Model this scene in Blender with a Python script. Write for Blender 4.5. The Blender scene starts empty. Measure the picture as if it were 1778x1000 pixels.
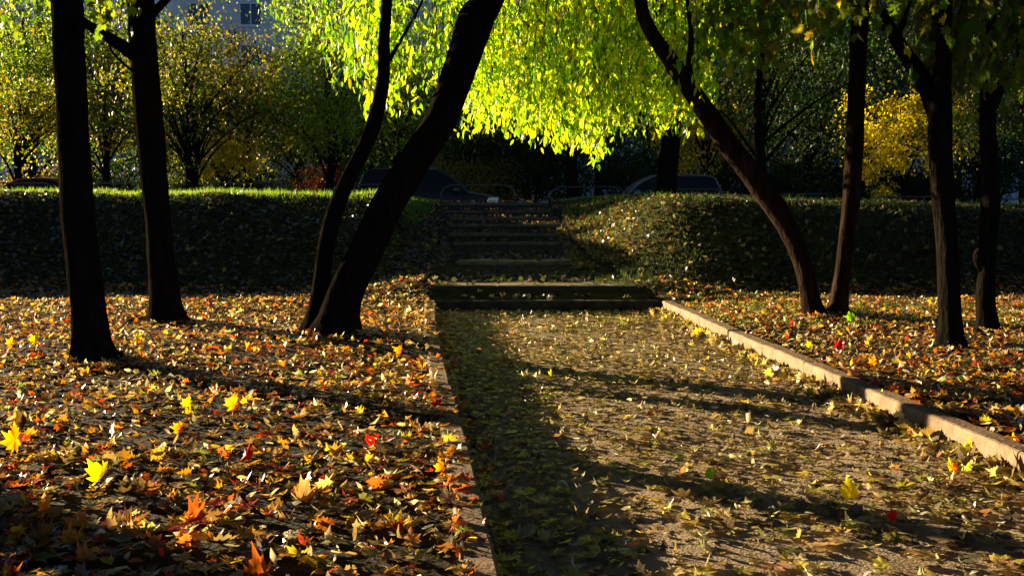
import bpy, math, random
import numpy as np
from mathutils import Vector, Matrix
R = math.radians
rng = np.random.default_rng(7)
random.seed(7)
S = bpy.context.scene
C = S.collection

# ---------------------------------------------------------------- camera, sky, sun, exposure
F = 1730.0            # focal length in pixels of the 1778 px wide picture
EYE = 1.6
PITCH = math.atan(164.0 / F)
cam_d = bpy.data.cameras.new('camera'); cam = bpy.data.objects.new('camera', cam_d); C.objects.link(cam)
cam_d.sensor_width = 36; cam_d.lens = F / 1778 * 36; cam_d.clip_end = 2000; cam_d.clip_start = .05
cam.location = (0, 0, EYE); cam.rotation_euler = (math.pi / 2 - PITCH, 0, 0)
S.camera = cam
SUN_EL, SUN_AZ = R(9.3), math.atan2(-.819, .573)       # azimuth from +Y, negative = to the left
to_sun = Vector((math.sin(SUN_AZ) * math.cos(SUN_EL), math.cos(SUN_AZ) * math.cos(SUN_EL), math.sin(SUN_EL)))
W = bpy.data.worlds.new('World'); S.world = W; W.use_nodes = True
nt = W.node_tree
sky = nt.nodes.new('ShaderNodeTexSky'); sky.sky_type = 'NISHITA'; sky.sun_disc = False
sky.air_density = .2; sky.dust_density = 0; sky.sun_elevation = SUN_EL; sky.sun_rotation = SUN_AZ
bg = nt.nodes['Background']; bg.inputs['Strength'].default_value = .05
nt.links.new(sky.outputs[0], bg.inputs[0])
sd = bpy.data.lights.new('sun', 'SUN'); sd.energy = 5.0; sd.angle = R(.5); sd.color = (1, .80, .50)
so = bpy.data.objects.new('sun', sd); C.objects.link(so)
so.rotation_euler = to_sun.to_track_quat('Z', 'Y').to_euler()
so.location = (-40, 28, 12)
S.view_settings.view_transform = 'Standard'; S.view_settings.look = 'None'
S.view_settings.exposure = 2.05; S.view_settings.gamma = 1
S.render.engine = 'CYCLES'

# ---------------------------------------------------------------- helpers
cp, sp = math.cos(PITCH), math.sin(PITCH)
def at(u, v, Y):
    "the point at depth Y that stands behind photo pixel u, v"
    a, b = (u - 889) / F, -(v - 500) / F
    dy, dz = cp + b * sp, -sp + b * cp
    t = Y / dy
    return Vector((a * t, Y, EYE + dz * t))
def on_ground(u, v):
    "the point of the terrain behind photo pixel u, v"
    a, b = (u - 889) / F, -(v - 500) / F
    dy, dz = cp + b * sp, -sp + b * cp
    t = 3.0
    for i in range(900):
        x, y, z = a * t, dy * t, EYE + dz * t
        if z <= float(H(np.array([x]), np.array([y]), True)[0]): break
        t += .02
    return Vector((x, y, z))
def props(o, label=None, cat=None, group=None, kind=None):
    if label: o['label'] = label
    if cat: o['category'] = cat
    if group: o['group'] = group
    if kind: o['kind'] = kind
    return o
def empty(name, loc, label, cat, group=None, rz=0):
    o = bpy.data.objects.new(name, None); C.objects.link(o); o.location = loc; o.rotation_euler = (0, 0, rz)
    o.empty_display_size = .2
    return props(o, label, cat, group)
def mesh_np(name, V, Fc, mat, parent=None, tint=None, smooth=False, world=True):
    """V (n,3); Fc list of equal-length int arrays, or a list of lists.  Points are world points unless world=False"""
    me = bpy.data.meshes.new(name)
    V = np.asarray(V, dtype=np.float32).reshape(-1, 3)
    if parent is not None and world:
        V = V - np.array(parent.location, dtype=np.float32)
        if parent.rotation_euler.z:
            a = -parent.rotation_euler.z; c, s = math.cos(a), math.sin(a)
            V = np.stack([V[:, 0] * c - V[:, 1] * s, V[:, 0] * s + V[:, 1] * c, V[:, 2]], 1)
    if isinstance(Fc, np.ndarray):
        n, k = Fc.shape
        me.vertices.add(len(V)); me.vertices.foreach_set('co', V.ravel())
        me.loops.add(n * k); me.loops.foreach_set('vertex_index', Fc.astype(np.int32).ravel())
        me.polygons.add(n); me.polygons.foreach_set('loop_start', np.arange(n, dtype=np.int32) * k)
        me.polygons.foreach_set('loop_total', np.full(n, k, dtype=np.int32))
    else:
        me.from_pydata([tuple(map(float, v)) for v in V], [], [tuple(int(i) for i in f) for f in Fc])
    if smooth: me.polygons.foreach_set('use_smooth', np.ones(len(me.polygons), dtype=bool))
    me.update(calc_edges=True)
    if tint is not None:
        ca = me.color_attributes.new('tint', 'FLOAT_COLOR', 'POINT')
        t = np.ones((len(V), 4), dtype=np.float32); t[:, :3] = tint
        ca.data.foreach_set('color', t.ravel())
    for m in (mat if isinstance(mat, (list, tuple)) else [mat]): me.materials.append(m)
    o = bpy.data.objects.new(name, me); C.objects.link(o)
    if parent is not None: o.parent = parent
    return o
class MB:
    def __init__(s): s.v = []; s.f = []
    def box(s, x0, x1, y0, y1, z0, z1, bev=0):
        i = len(s.v)
        if bev <= 0:
            s.v += [(x0,y0,z0),(x1,y0,z0),(x1,y1,z0),(x0,y1,z0),(x0,y0,z1),(x1,y0,z1),(x1,y1,z1),(x0,y1,z1)]
            s.f += [tuple(i+k for k in q) for q in ((3,2,1,0),(4,5,6,7),(0,1,5,4),(1,2,6,5),(2,3,7,6),(3,0,4,7))]
        else:
            b = bev
            s.v += [(x0,y0,z0),(x1,y0,z0),(x1,y1,z0),(x0,y1,z0),
                    (x0,y0,z1-b),(x1,y0,z1-b),(x1,y1,z1-b),(x0,y1,z1-b),
                    (x0+b,y0+b,z1),(x1-b,y0+b,z1),(x1-b,y1-b,z1),(x0+b,y1-b,z1)]
            s.f += [tuple(i+k for k in q) for q in ((3,2,1,0),(8,9,10,11),(0,1,5,4),(1,2,6,5),(2,3,7,6),(3,0,4,7),
                    (4,5,9,8),(5,6,10,9),(6,7,11,10),(7,4,8,11))]
    def tube(s, pts, rad, n=10, rough=0, seed=0, cap=True):
        pts = [Vector(p) for p in pts]; i0 = len(s.v); up = Vector((.13, 1, .07)).normalized()
        ph = [random.uniform(0, 6.28) for _ in range(8)]
        for k, p in enumerate(pts):
            d = (pts[min(k+1, len(pts)-1)] - pts[max(k-1, 0)]).normalized()
            a = d.cross(up).normalized() if abs(d.dot(up)) < .97 else d.cross(Vector((1,0,0))).normalized()
            b = d.cross(a)
            r = rad[k] if hasattr(rad, '__len__') else rad
            for j in range(n):
                t = 2 * math.pi * j / n
                q = r
                if rough:
                    q = r * (1 + rough * (.5 * math.sin(3*t + ph[0] + k*.11) + .35 * math.sin(5*t + ph[1] - k*.17) + .5*math.sin(k*.43 + ph[2] + 2*t)
                             + .45 * math.sin(9*t + ph[3] + k*.31) + .3 * math.sin(k*1.1 + ph[4] + t)) + rough*.35*random.uniform(-1,1))
                s.v.append(tuple(p + (a * math.cos(t) + b * math.sin(t)) * q))
        for k in range(len(pts) - 1):
            for j in range(n):
                a0 = i0 + k*n + j; a1 = i0 + k*n + (j+1) % n
                s.f.append((a0, a1, a1 + n, a0 + n))
        if cap:
            s.f.append(tuple(i0 + j for j in range(n))[::-1]); s.f.append(tuple(i0 + (len(pts)-1)*n + j for j in range(n)))
    def build(s, name, mat, parent=None, smooth=False, world=True):
        return mesh_np(name, np.array(s.v), s.f, mat, parent, smooth=smooth, world=world)
def curve(pts, n):
    "resample a Catmull-Rom through pts (tuples of any length) to n samples"
    P = np.array(pts, dtype=float); P = np.vstack([2*P[0]-P[1], P, 2*P[-1]-P[-2]])
    out = []
    m = len(P) - 3
    for q in np.linspace(0, m - 1e-6, n):
        i = int(q); t = q - i; p0, p1, p2, p3 = P[i:i+4]
        out.append(.5 * (2*p1 + (p2-p0)*t + (2*p0-5*p1+4*p2-p3)*t*t + (3*p1-p0-3*p2+p3)*t**3))
    return np.array(out)

# ---------------------------------------------------------------- materials
def mat(name, base=(.5,.5,.5), rough=.7, metal=0, spec=.4):
    m = bpy.data.materials.new(name); m.use_nodes = True
    b = m.node_tree.nodes['Principled BSDF']
    b.inputs['Base Color'].default_value = (*base, 1); b.inputs['Roughness'].default_value = rough
    b.inputs['Metallic'].default_value = metal; b.inputs['Specular IOR Level'].default_value = spec
    return m
def noisy(name, cols, scale, rough=.8, bump=.3, bscale=None, stretch=(1,1,1), spec=.3, dist=.02, detail=8):
    m = mat(name, cols[0], rough, 0, spec); N = m.node_tree.nodes; L = m.node_tree.links; b = N['Principled BSDF']
    tc = N.new('ShaderNodeTexCoord'); mp = N.new('ShaderNodeMapping'); mp.inputs['Scale'].default_value = stretch
    L.new(tc.outputs['Object'], mp.inputs[0])
    n1 = N.new('ShaderNodeTexNoise'); n1.inputs['Scale'].default_value = scale; n1.inputs['Detail'].default_value = detail
    n1.inputs['Roughness'].default_value = .65
    L.new(mp.outputs[0], n1.inputs[0])
    cr = N.new('ShaderNodeValToRGB'); e = cr.color_ramp.elements
    lo, hi = .3, .72
    e[0].position = lo; e[0].color = (*cols[0], 1); e[1].position = hi; e[1].color = (*cols[-1], 1)
    for k, c in enumerate(cols[1:-1]):
        q = e.new(lo + (hi-lo) * (k+1) / (len(cols)-1)); q.color = (*c, 1)
    L.new(n1.outputs[0], cr.inputs[0]); L.new(cr.outputs[0], b.inputs['Base Color'])
    n2 = N.new('ShaderNodeTexNoise'); n2.inputs['Scale'].default_value = bscale or scale*3; n2.inputs['Detail'].default_value = 6
    L.new(mp.outputs[0], n2.inputs[0])
    bp = N.new('ShaderNodeBump'); bp.inputs['Strength'].default_value = bump; bp.inputs['Distance'].default_value = dist
    L.new(n2.outputs[0], bp.inputs['Height']); L.new(bp.outputs[0], b.inputs['Normal'])
    return m
def leafy(name, trans=.45, rough=.42, spec=.5, gain=(1.3,1.3,.8)):
    m = bpy.data.materials.new(name); m.use_nodes = True; N = m.node_tree.nodes; L = m.node_tree.links
    b = N['Principled BSDF']; out = N['Material Output']
    at_ = N.new('ShaderNodeAttribute'); at_.attribute_name = 'tint'
    b.inputs['Roughness'].default_value = rough; b.inputs['Specular IOR Level'].default_value = spec
    L.new(at_.outputs['Color'], b.inputs['Base Color'])
    tr = N.new('ShaderNodeBsdfTranslucent'); mu = N.new('ShaderNodeMixRGB'); mu.blend_type = 'MULTIPLY'; mu.inputs[0].default_value = 1
    mu.inputs[2].default_value = (*gain, 1); L.new(at_.outputs['Color'], mu.inputs[1]); L.new(mu.outputs[0], tr.inputs[0])
    mx = N.new('ShaderNodeMixShader'); mx.inputs[0].default_value = trans
    L.new(b.outputs[0], mx.inputs[1]); L.new(tr.outputs[0], mx.inputs[2]); L.new(mx.outputs[0], out.inputs[0])
    return m
M = dict(
    litter=leafy('fallen_leaf', .42, .30, .6), leaf=leafy('boosted_leaf', .62, .4, .35, (1.95,2.2,.4)), dim_leaf=leafy('dimmed_leaf', .5, .5, .25, (.85,.95,.4)),  # gain puts a sunlit glow into the leaf colour; the last copy is dimmed
    blade=leafy('grass_blade', .5, .5, .25, (1.4,1.5,.5)),
    soil=noisy('soil', [(.012,.010,.006),(.035,.027,.015),(.03,.035,.012)], 3, .95, .8, 30, spec=.1, dist=.03),
    path=noisy('worn_asphalt', [(.19,.13,.08),(.33,.24,.15),(.44,.33,.21)], 5, .85, .7, 60, spec=.25, dist=.012),
    street=noisy('street_asphalt', [(.02,.02,.02),(.05,.05,.048)], 4, .85, .4, 60, spec=.2),
    kerb=noisy('kerb_concrete', [(.12,.075,.04),(.23,.15,.085),(.31,.21,.125)], 9, .8, .6, 45, spec=.25, dist=.008),
    step=noisy('step_stone', [(.06,.052,.04),(.12,.108,.085),(.19,.17,.135)], 7, .8, .6, 40, spec=.25, dist=.01),
    step_dark=noisy('darker_step_stone', [(.02,.018,.012),(.05,.045,.03),(.085,.075,.055)], 7, .85, .6, 40, spec=.2, dist=.01),  # darker version of the step stone, for the lowest two steps
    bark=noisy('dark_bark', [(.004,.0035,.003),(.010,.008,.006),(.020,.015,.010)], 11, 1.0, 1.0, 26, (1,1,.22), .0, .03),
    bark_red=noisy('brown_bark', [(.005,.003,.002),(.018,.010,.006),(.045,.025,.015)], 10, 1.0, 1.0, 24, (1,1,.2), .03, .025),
    iron=noisy('painted_iron', [(.03,.032,.03),(.06,.06,.055)], 20, .35, .1, 60, spec=.6),
    wall=noisy('panel_wall', [(.46,.47,.48),(.54,.55,.56),(.60,.61,.62)], .5, .9, .2, 8, spec=.1),
    pane=mat('window_glass', (.03,.045,.07), .12, 0, .6), frame=mat('window_frame', (.6,.62,.64), .6),
    tyre=mat('rubber', (.015,.015,.015), .85), rim=mat('alloy', (.4,.4,.4), .35, .8),
    glass=mat('car_glass', (.008,.01,.012), .25, 0, .2), black=mat('black_trim', (.01,.01,.01), .5),
    lamp=mat('clear_lamp', (.75,.75,.72), .15, .3, .8), red_lamp=mat('red_lamp', (.35,.01,.01), .2),
)
def paint(name, c):
    m = mat(name, c, .28, .35, .6); m.node_tree.nodes['Principled BSDF'].inputs['Coat Weight'].default_value = .1
    return m

# ---------------------------------------------------------------- terrain shape
YK = [-8, 4.17, 5.5, 6.7, 10.5, 13.4]; XK = [1.25, -.09, -.235, -.38, -.79, -1.03]
PW = 3.05
def xL(y): return np.interp(y, YK, XK)
SD = [13.5, 14.1, 17.0, 20.3, 21.3, 22.3, 23.3, 24.3, 25.3]
SZ = [.149, .304, .45, .614, .763, .925, 1.05, 1.195, 1.366]
SX = [(-1.06, 2.04), (-1.22, 1.80), (-.97, 1.24), (-1.2, 1.14), (-1.36, 1.12), (-1.45, 1.12), (-1.46, 1.09), (-1.6, 1.0), (-1.75, .92)]
SMID = [y + .02 for y in SD]
def sstep(a, b, x):
    t = np.clip((x - a) / (b - a), 0, 1); return t*t*(3-2*t)
def bumpy(x, y):
    return .03*np.sin(x*1.3+y*.7) + .025*np.sin(x*.6-y*1.7+1) + .012*np.sin(x*3.1+y*2.3) + .008*np.sin(x*6.3-y*5.1)
def H(x, y, top=False):
    "terrain height; top=True also counts the path and step surfaces lying on it"
    x = np.asarray(x, float); y = np.asarray(y, float)
    ax = np.abs(x - .2)
    yf = 14.6 - .012*ax**1.9*(ax < 12) - .012*12**1.9*(ax >= 12)
    yc = yf + 5.4 - 2.1*sstep(.6, 2.2, x)
    zc = 1.53 - .024*np.clip(x-1, 0, 14) + .02*np.sin(x*.5) + .018*np.sin(x*1.9+.6) + .010*np.sin(x*4.3+y)
    t = np.clip((y-yf)/(yc-yf), 0, 1)
    prof = .55*t + .45*t*t*(3-2*t)
    z = .125 + (zc-.125)*prof + .02*sstep(yc, 26, y) * (x < 0)
    z = z + bumpy(x, y) * sstep(3, 9, np.abs(y)) * .6
    # cutting for the steps
    a = np.interp(y, SD, [s[0] for s in SX]) - .08; b = np.interp(y, SD, [s[1] for s in SX]) + .08
    hs = np.interp(y, [13.3]+[d+.06 for d in SD]+[27], [-.1]+[z_-.06 for z_ in SZ]+[1.30])
    if top:
        hs2 = hs; hs = np.where(y > 13.5, np.array(SZ)[np.clip(np.searchsorted(SD, y)-1, 0, 8)], .0)
    if top: hs = np.where((x > a) & (x < b), hs, hs2)
    outl = np.clip(a - x, 0, 99); outr = np.clip(x - b, 0, 99)
    w = np.where((outl == 0) & (outr == 0), 1.0, (1 - sstep(0, 1.5, outl)) * (1 - sstep(0, 1.7, outr)))
    w = np.where((outl > 0) | (outr > 0), w * .93, w)
    zs = np.where((outl == 0) & (outr == 0), hs, np.maximum(hs, .1) + .07)
    z = np.where(y > 13.35, z*(1-w) + zs*w, z)
    # path
    xl = xL(y); inp = (x > xl - .07) & (x < xl + PW + .07) & (y < 13.55)
    z = np.where(inp, 0.0 if top else -.08, z)
    # street behind the bank
    z = z + (.72 - z) * sstep(27.2, 28.4, y)
    return z
xs = np.unique(np.round(np.concatenate([np.arange(-60, -14, 2), np.arange(-14, -3, .25), np.arange(-3, 6, .07), np.arange(6, 16, .25), np.arange(16, 62, 2)]), 3))
ys = np.unique(np.round(np.concatenate([np.arange(-10, 3, 1), np.arange(3, 30, .12), np.arange(30, 62, 2)]), 3))
def sheet(name, X, Y, Z, m, **k):
    ny, nx = X.shape
    idx = np.arange(nx*ny).reshape(ny, nx)
    Fq = np.stack([idx[:-1,:-1], idx[:-1,1:], idx[1:,1:], idx[1:,:-1]], -1).reshape(-1, 4)
    return mesh_np(name, np.stack([X, Y, Z], -1).reshape(-1, 3), Fq, m, smooth=True, **k)
# snap columns to the kerb lines by shearing the strip that holds the path
XX, YY = np.meshgrid(xs, ys)
shear = (xL(YY) + 1.03) * (1 - sstep(5, 14, np.abs(XX-.5)))
XX = XX + np.where(YY < 13.4, shear, 0)
props(sheet('lawn', XX, YY, H(XX, YY), M['soil']), kind='structure')
far = MB(); far.box(-900, 900, -400, 1500, .2, .55); props(far.build('ground', M['soil']), kind='structure')
# lower the camera side of the far sheet would show above the lawn: it lies only beyond it
bpy.data.objects.remove(bpy.data.objects['ground'])
Vg = []; Fg = []
for (x0, x1, y0, y1) in ((-900, -60, -10, 60), (60, 900, -10, 60), (-900, 900, 60, 1500), (-900, 900, -400, -10)):
    i = len(Vg); z = .72 if y0 >= 60 else .12
    Vg += [(x0, y0, z), (x1, y0, z), (x1, y1, z), (x0, y1, z)]; Fg.append((i, i+1, i+2, i+3))
props(mesh_np('ground', np.array(Vg), Fg, M['soil']), kind='structure')
ys2 = np.arange(-8, 13.6, .15); PX, PY = np.meshgrid(np.linspace(-.06, PW + .06, 40), ys2)
PXX = PX + xL(PY)
PZ = .006*np.sin(PXX*3+PY*1.1) + .006*np.sin(PY*2.3-PXX*2) - .006
props(sheet('path', PXX, PY, PZ, M['path']), kind='structure')
st = np.array([(-60, 28.5, .73), (60, 28.5, .73), (60, 42, .73), (-60, 42, .73)])
props(mesh_np('street', st, [(0,1,2,3)], M['street']), kind='structure')

# ---------------------------------------------------------------- steps
t = empty('garden_steps', (0, 13.5, 0), 'low dark stone steps strewn with leaves, climbing the bank from the path', 'steps')
for i in range(9):
    x0, x1 = SX[i]; y0 = SD[i]; y1 = SD[i+1] + .05 if i < 8 else 27.3; z1 = SZ[i]; z0 = (SZ[i-1] if i else 0) - .12
    mb = MB(); n = 3 if i < 3 else 2
    cuts = np.linspace(x0, x1, n+1)
    for k in range(n):
        dz = random.uniform(-.012, .006); dy = random.uniform(-.012, .012)
        mb.box(cuts[k] + .004, cuts[k+1] - .004, y0 + dy, y0 + .15 + dy, z0, z1 + dz, .014)
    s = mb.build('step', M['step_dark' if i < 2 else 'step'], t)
    nx = 24; X, Y = np.meshgrid(np.linspace(x0+.02, x1-.02, nx), np.linspace(y0+.13, y1, 8))
    tr = sheet('tread', X, Y, np.full_like(X, z1-.022) + .006*np.sin(X*5+Y*3), M['path'], parent=t)
    tr.parent = s
    # keep a body under the tread so that no hollow shows
    mb = MB(); mb.box(x0+.03, x1-.03, y0+.16, y1, z0, z1-.04); q = mb.build('foundation', M['step'], t); q.parent = s

# ---------------------------------------------------------------- kerb stones
ordn = ['first','second','third','fourth','fifth','sixth','seventh','eighth','ninth','tenth','eleventh','twelfth']
def kerb_row(side):
    y = 13.38; k = 0
    while y > 2.2 and k < 12:
        ln = .99; ya, yb = y, y - ln
        off = -.075 if side == 'left' else PW + .075
        xa, xb = float(xL(ya)) + off, float(xL(yb)) + off
        a = Vector((xa, ya, 0)); b = Vector((xb, yb, 0)); d = (b-a).normalized(); nrm = Vector((-d.y, d.x, 0))
        tilt = random.uniform(-.007, .007); h = .168 + random.uniform(-.008, .008); sh = random.uniform(-.008, .008)
        m = MB(); v = []
        L = (b-a).length - .010
        nl = 12; sect = [(-.072, -.1), (-.072, h-.02), (-.068, h-.006), (-.055, h), (.055, h), (.068, h-.006), (.072, h-.02), (.072, -.1)]
        for q in range(nl+1):
            f = q / nl
            endpull = .004 if q in (0, nl) else 0
            for (cx, cz) in sect:
                jit = random.gauss(0, .0011)
                p = a + d * (f * L) + nrm * (cx*(1-endpull*6) + jit + sh)
                v.append((p.x, p.y, cz - endpull*(cz > 0) + tilt*cx*4 + random.gauss(0, .0015)*(cz > 0)))
        m.v = v; ns = len(sect)
        for q in range(nl):
            for r in range(ns):
                m.f.append((q*ns + r, q*ns + (r+1) % ns, (q+1)*ns + (r+1) % ns, (q+1)*ns + r))
        m.f.append(tuple(range(ns))); m.f.append(tuple(nl*ns + r for r in range(ns))[::-1])
        o = m.build('kerb_stone', M['kerb'])
        props(o, '%s concrete kerb stone from the steps along the %s edge of the path' % (ordn[k], side), 'kerb stone', 'kerb stones along the ' + side + ' edge of the path')
        y = yb; k += 1
kerb_row('left'); kerb_row('right')

# ---------------------------------------------------------------- leaves
half = [(.03,-.33),(.27,-.40),(.20,-.26),(.49,-.13),(.37,-.02),(.52,.25),(.33,.19),(.30,.31),(.14,.26),(.21,.47),(.10,.44)]
MAPLE = np.array(half + [(0,.66)] + [(-x, y) for x, y in half[::-1]] + [(-.012,-.33),(-.03,-.62),(.0,-.63),(.012,-.33)])
MAPLE = MAPLE[:]                     # outline with a stalk at its foot
SIMPLE = np.array([(.05,-.35),(.42,-.22),(.36,.0),(.45,.3),(.2,.25),(0,.6),(-.2,.25),(-.45,.3),(-.36,0),(-.42,-.22)])
OVAL = np.array([(0,-.5),(.15,-.25),(.2,.05),(.11,.32),(0,.55),(-.11,.32),(-.2,.05),(-.15,-.25)])
QUAD = np.array([(0,-.5),(.32,-.05),(0,.55),(-.32,-.05)])
def leaves(shape, P, size, nrm_tilt, yaw, spin, tint, curl, jitter=.03):
    """one mesh's worth of leaves: P (n,3), size (n), tilt off horizontal, yaw of tilt, spin in plane"""
    n = len(P); k = len(shape)
    T = np.vstack([[[0, -.05]], shape]) if k > 4 else shape
    kk = len(T)
    rr = 1 + rng.normal(0, .09, (n, kk)) * (k > 4)
    x = T[None, :, 0] * rr * rng.uniform(.68, 1.08, (n, 1)); y = T[None, :, 1] * rr
    z = curl[:, None] * (x*x*1.6 + .7*y*y) + rng.normal(0, jitter, (n, kk)) * (k > 4) + rng.normal(0, .5, (n, 1))*np.abs(x)*curl[:, None]
    cs, sn = np.cos(spin)[:, None], np.sin(spin)[:, None]
    x, y = x*cs - y*sn, x*sn + y*cs
    ct, stl = np.cos(nrm_tilt)[:, None], np.sin(nrm_tilt)[:, None]
    y, z = y*ct - z*stl, y*stl + z*ct
    cy, sy = np.cos(yaw)[:, None], np.sin(yaw)[:, None]
    x, y = x*cy - y*sy, x*sy + y*cy
    V = np.stack([x, y, z], -1) * size[:, None, None] + P[:, None, :]
    base = (np.arange(n) * kk)[:, None]
    if k > 4:
        j = np.arange(k)
        f = np.stack([np.zeros(k, int), 1 + j, 1 + (j+1) % k], -1)
    else:
        f = np.array([[0, 1, 2, 3]])
    Fc = (base[:, :, None] + f[None]).reshape(-1, f.shape[1])
    return V.reshape(-1, 3), Fc, np.repeat(tint, kk, axis=0)
def pick(pal, n, var=.25):
    c = np.array([p[0] for p in pal]); w = np.array([p[1] for p in pal], float); w /= w.sum()
    t = c[rng.choice(len(pal), n, p=w)]
    return np.clip(t * (1 + rng.normal(0, var, (n, 1))).clip(.35, 1.8) * (1 + rng.normal(0, .08, (n, 3))), .003, .85)
def scatter(name, P, zoff, shape, size, pal, flat=.3, up=.15, label=None, mat_=None, curl=.35):
    n = len(P)
    tilt = np.abs(rng.normal(0, flat, n)); s = rng.random(n) < up; tilt[s] = rng.uniform(.7, 1.5, s.sum())
    V, Fc, T = leaves(shape, P, size, tilt, rng.uniform(0, 6.28, n), rng.uniform(0, 6.28, n), pick(pal, n), rng.normal(curl*.3, curl, n))
    o = mesh_np(name, V, Fc, mat_ or M['litter'], tint=T, smooth=False)
    return props(o, label, None, None, 'stuff')
LAWN = [((.20,.10,.035),14),((.38,.24,.10),13),((.52,.38,.19),10),((.66,.42,.03),14),((.66,.28,.02),18),((.55,.12,.015),13),((.42,.035,.012),8),((.22,.22,.05),7),((.10,.055,.03),12)]
PATHP = [((.46,.33,.14),18),((.30,.21,.10),16),((.62,.49,.22),14),((.64,.50,.09),10),((.14,.10,.055),16),((.28,.12,.04),4),((.24,.25,.06),4)]
BANK = [((.05,.04,.02),16),((.09,.08,.04),14),((.05,.06,.02),14),((.20,.18,.09),6),((.28,.22,.05),2),((.03,.02,.01),12)]  # darkened tints put the bank's shade into the leaf colour
def region(n, x0, x1, y0, y1, margin=3.2):
    y = np.sqrt(rng.random(n)*(y1**2-y0**2)+y0**2) if y0 > 0 else rng.uniform(y0, y1, n)
    x = (rng.random(n)*2-1) * (.53*y + margin)
    k = (x > x0) & (x < x1); return x[k], y[k]
def zone_xyz(n, zone, y0, y1):
    x, y = region(n, -99, 99, y0, y1); xl = xL(y)
    inpath = (x > xl + .01) & (x < xl + PW - .01) & (y < 13.45)
    if zone == 'path': k = inpath
    elif zone == 'left': k = (x < xl - .1)
    elif zone == 'right': k = (x > xl + PW + .1)
    else: k = np.ones(len(x), bool)
    x, y = x[k], y[k]
    return x, y
def clumpy(x, y, s=1.3):
    return .5 + .5*np.sin(x*s+np.sin(y*s*1.7)*1.4)*np.sin(y*s*1.2+np.sin(x*s*.8)*1.9)
# lawn litter, both sides; layers lie on one another
for zone, n in (('left', 76000), ('right', 76000)):
    x, y = zone_xyz(n, zone, 3.3, 14.8)
    k = rng.random(len(x)) < .45 + .55*clumpy(x, y); x, y = x[k], y[k]
    z = H(x, y) + .012 + rng.random(len(x))*.035 + .03*clumpy(x, y, 3)
    near = y < 8.5
    for nm, kk, shp in (('near', near, MAPLE), ('far', ~near, SIMPLE)):
        sz = rng.uniform(.03, .088, kk.sum())*(1 + .3*np.clip(6-y[kk], 0, 1))
        scatter('fallen_leaves', np.stack([x, y, z], 1)[kk], 0, shp, sz, LAWN, .21, .12,
                'carpet of brown, orange and red maple leaves on the lawn %s of the path, %s' % (zone, 'nearest the camera' if nm == 'near' else 'towards the bank'), curl=.5)
# path
x, y = zone_xyz(68000, 'path', 3.3, 13.45)
edge = np.minimum(np.abs(x - xL(y)), np.abs(x - xL(y) - PW))
keep = rng.random(len(x)) < .22 + .40*clumpy(x, y, 1.7) + .45*np.exp(-edge*2.5)
x, y = x[keep], y[keep]
scatter('fallen_leaves', np.stack([x, y, .008 + rng.random(len(x))*.02], 1), 0, MAPLE, rng.uniform(.03, .095, len(x))*(1+.35*np.clip(6-y, 0, 1)), PATHP, .10, .035,
        'pale flat maple leaves strewn over the worn path', curl=.3)
SLIV = [((.62,.52,.36),6),((.42,.32,.18),6),((.70,.62,.48),3),((.30,.18,.08),5)]
for zone, n, lab in (('left', 31000, 'dry curled leaf scraps and stalks in the litter left of the path'), ('right', 26000, 'dry curled leaf scraps and stalks in the litter right of the path'), ('path', 25000, 'dry leaf scraps and stalks scattered over the path')):
    x, y = zone_xyz(n, zone, 3.3, 14.4); k = rng.random(len(x)) < .35 + .65*clumpy(x, y, 2.1); x, y = x[k], y[k]
    z = (H(x, y) + .045 if zone != 'path' else np.full(len(x), .018)) + rng.random(len(x))*.02
    scatter('leaf_scraps', np.stack([x, y, z], 1), 0, OVAL, rng.uniform(.03, .085, len(x)), SLIV, .2 if zone == 'path' else .3, .12 if zone == 'path' else .28, lab, curl=1.1)
# drift of leaves standing against the right kerb
n = 620; y = rng.uniform(3.8, 13.2, n); x = xL(y) + PW - np.abs(rng.normal(0, .09, n)) - .02
scatter('fallen_leaves', np.stack([x, y, .03 + rng.random(n)*.04], 1), 0, MAPLE, rng.uniform(.07, .14, n), PATHP, .35, .35, 'drift of curled leaves against the foot of the right kerb', curl=.5)
n = 380; y = rng.uniform(3.8, 13.2, n); x = xL(y) - .02 + np.where(rng.random(n) < .5, -rng.random(n)*.14, .05 + rng.random(n)*.1)
scatter('fallen_leaves', np.stack([x, y, np.where(x < xL(y), .165, .03)], 1), 0, MAPLE, rng.uniform(.05, .11, n), LAWN, .25, .15, 'loose leaves lying along the left kerb')
# bank and steps
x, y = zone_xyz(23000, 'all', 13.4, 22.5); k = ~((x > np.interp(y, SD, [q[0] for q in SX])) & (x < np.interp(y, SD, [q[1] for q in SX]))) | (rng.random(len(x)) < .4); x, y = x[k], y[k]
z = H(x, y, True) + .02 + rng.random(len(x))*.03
scatter('fallen_leaves', np.stack([x, y, z], 1), 0, SIMPLE, rng.uniform(.06, .13, len(x)), BANK, .45, .25, 'thin leaf litter with darkened tints over the shaded grass bank and steps')
x, y = zone_xyz(4000, 'all', 21, 27); k = x > -1.9; x, y = x[k], y[k]
scatter('fallen_leaves', np.stack([x, y, H(x, y, True) + .03], 1), 0, SIMPLE, rng.uniform(.05, .10, len(x)), LAWN, .5, .4, 'loose leaves in the grass on top of the bank right of the steps')

x = 1.0 + np.abs(rng.normal(0, .85, 2600)); y = rng.uniform(16.2, 22, 2600)
scatter('fallen_leaves', np.stack([x, y, H(x, y) + .03 + rng.random(len(x))*.05], 1), 0, SIMPLE, rng.uniform(.05, .10, len(x)), [((.20,.14,.05),8),((.12,.08,.03),8),((.28,.2,.08),5),((.30,.16,.03),3),((.10,.13,.03),8)], .4, .25, 'brown leaves caught on the sunlit shoulder of the bank right of the steps')  # lighter tints than the other bank litter, put where the sun falls
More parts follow.
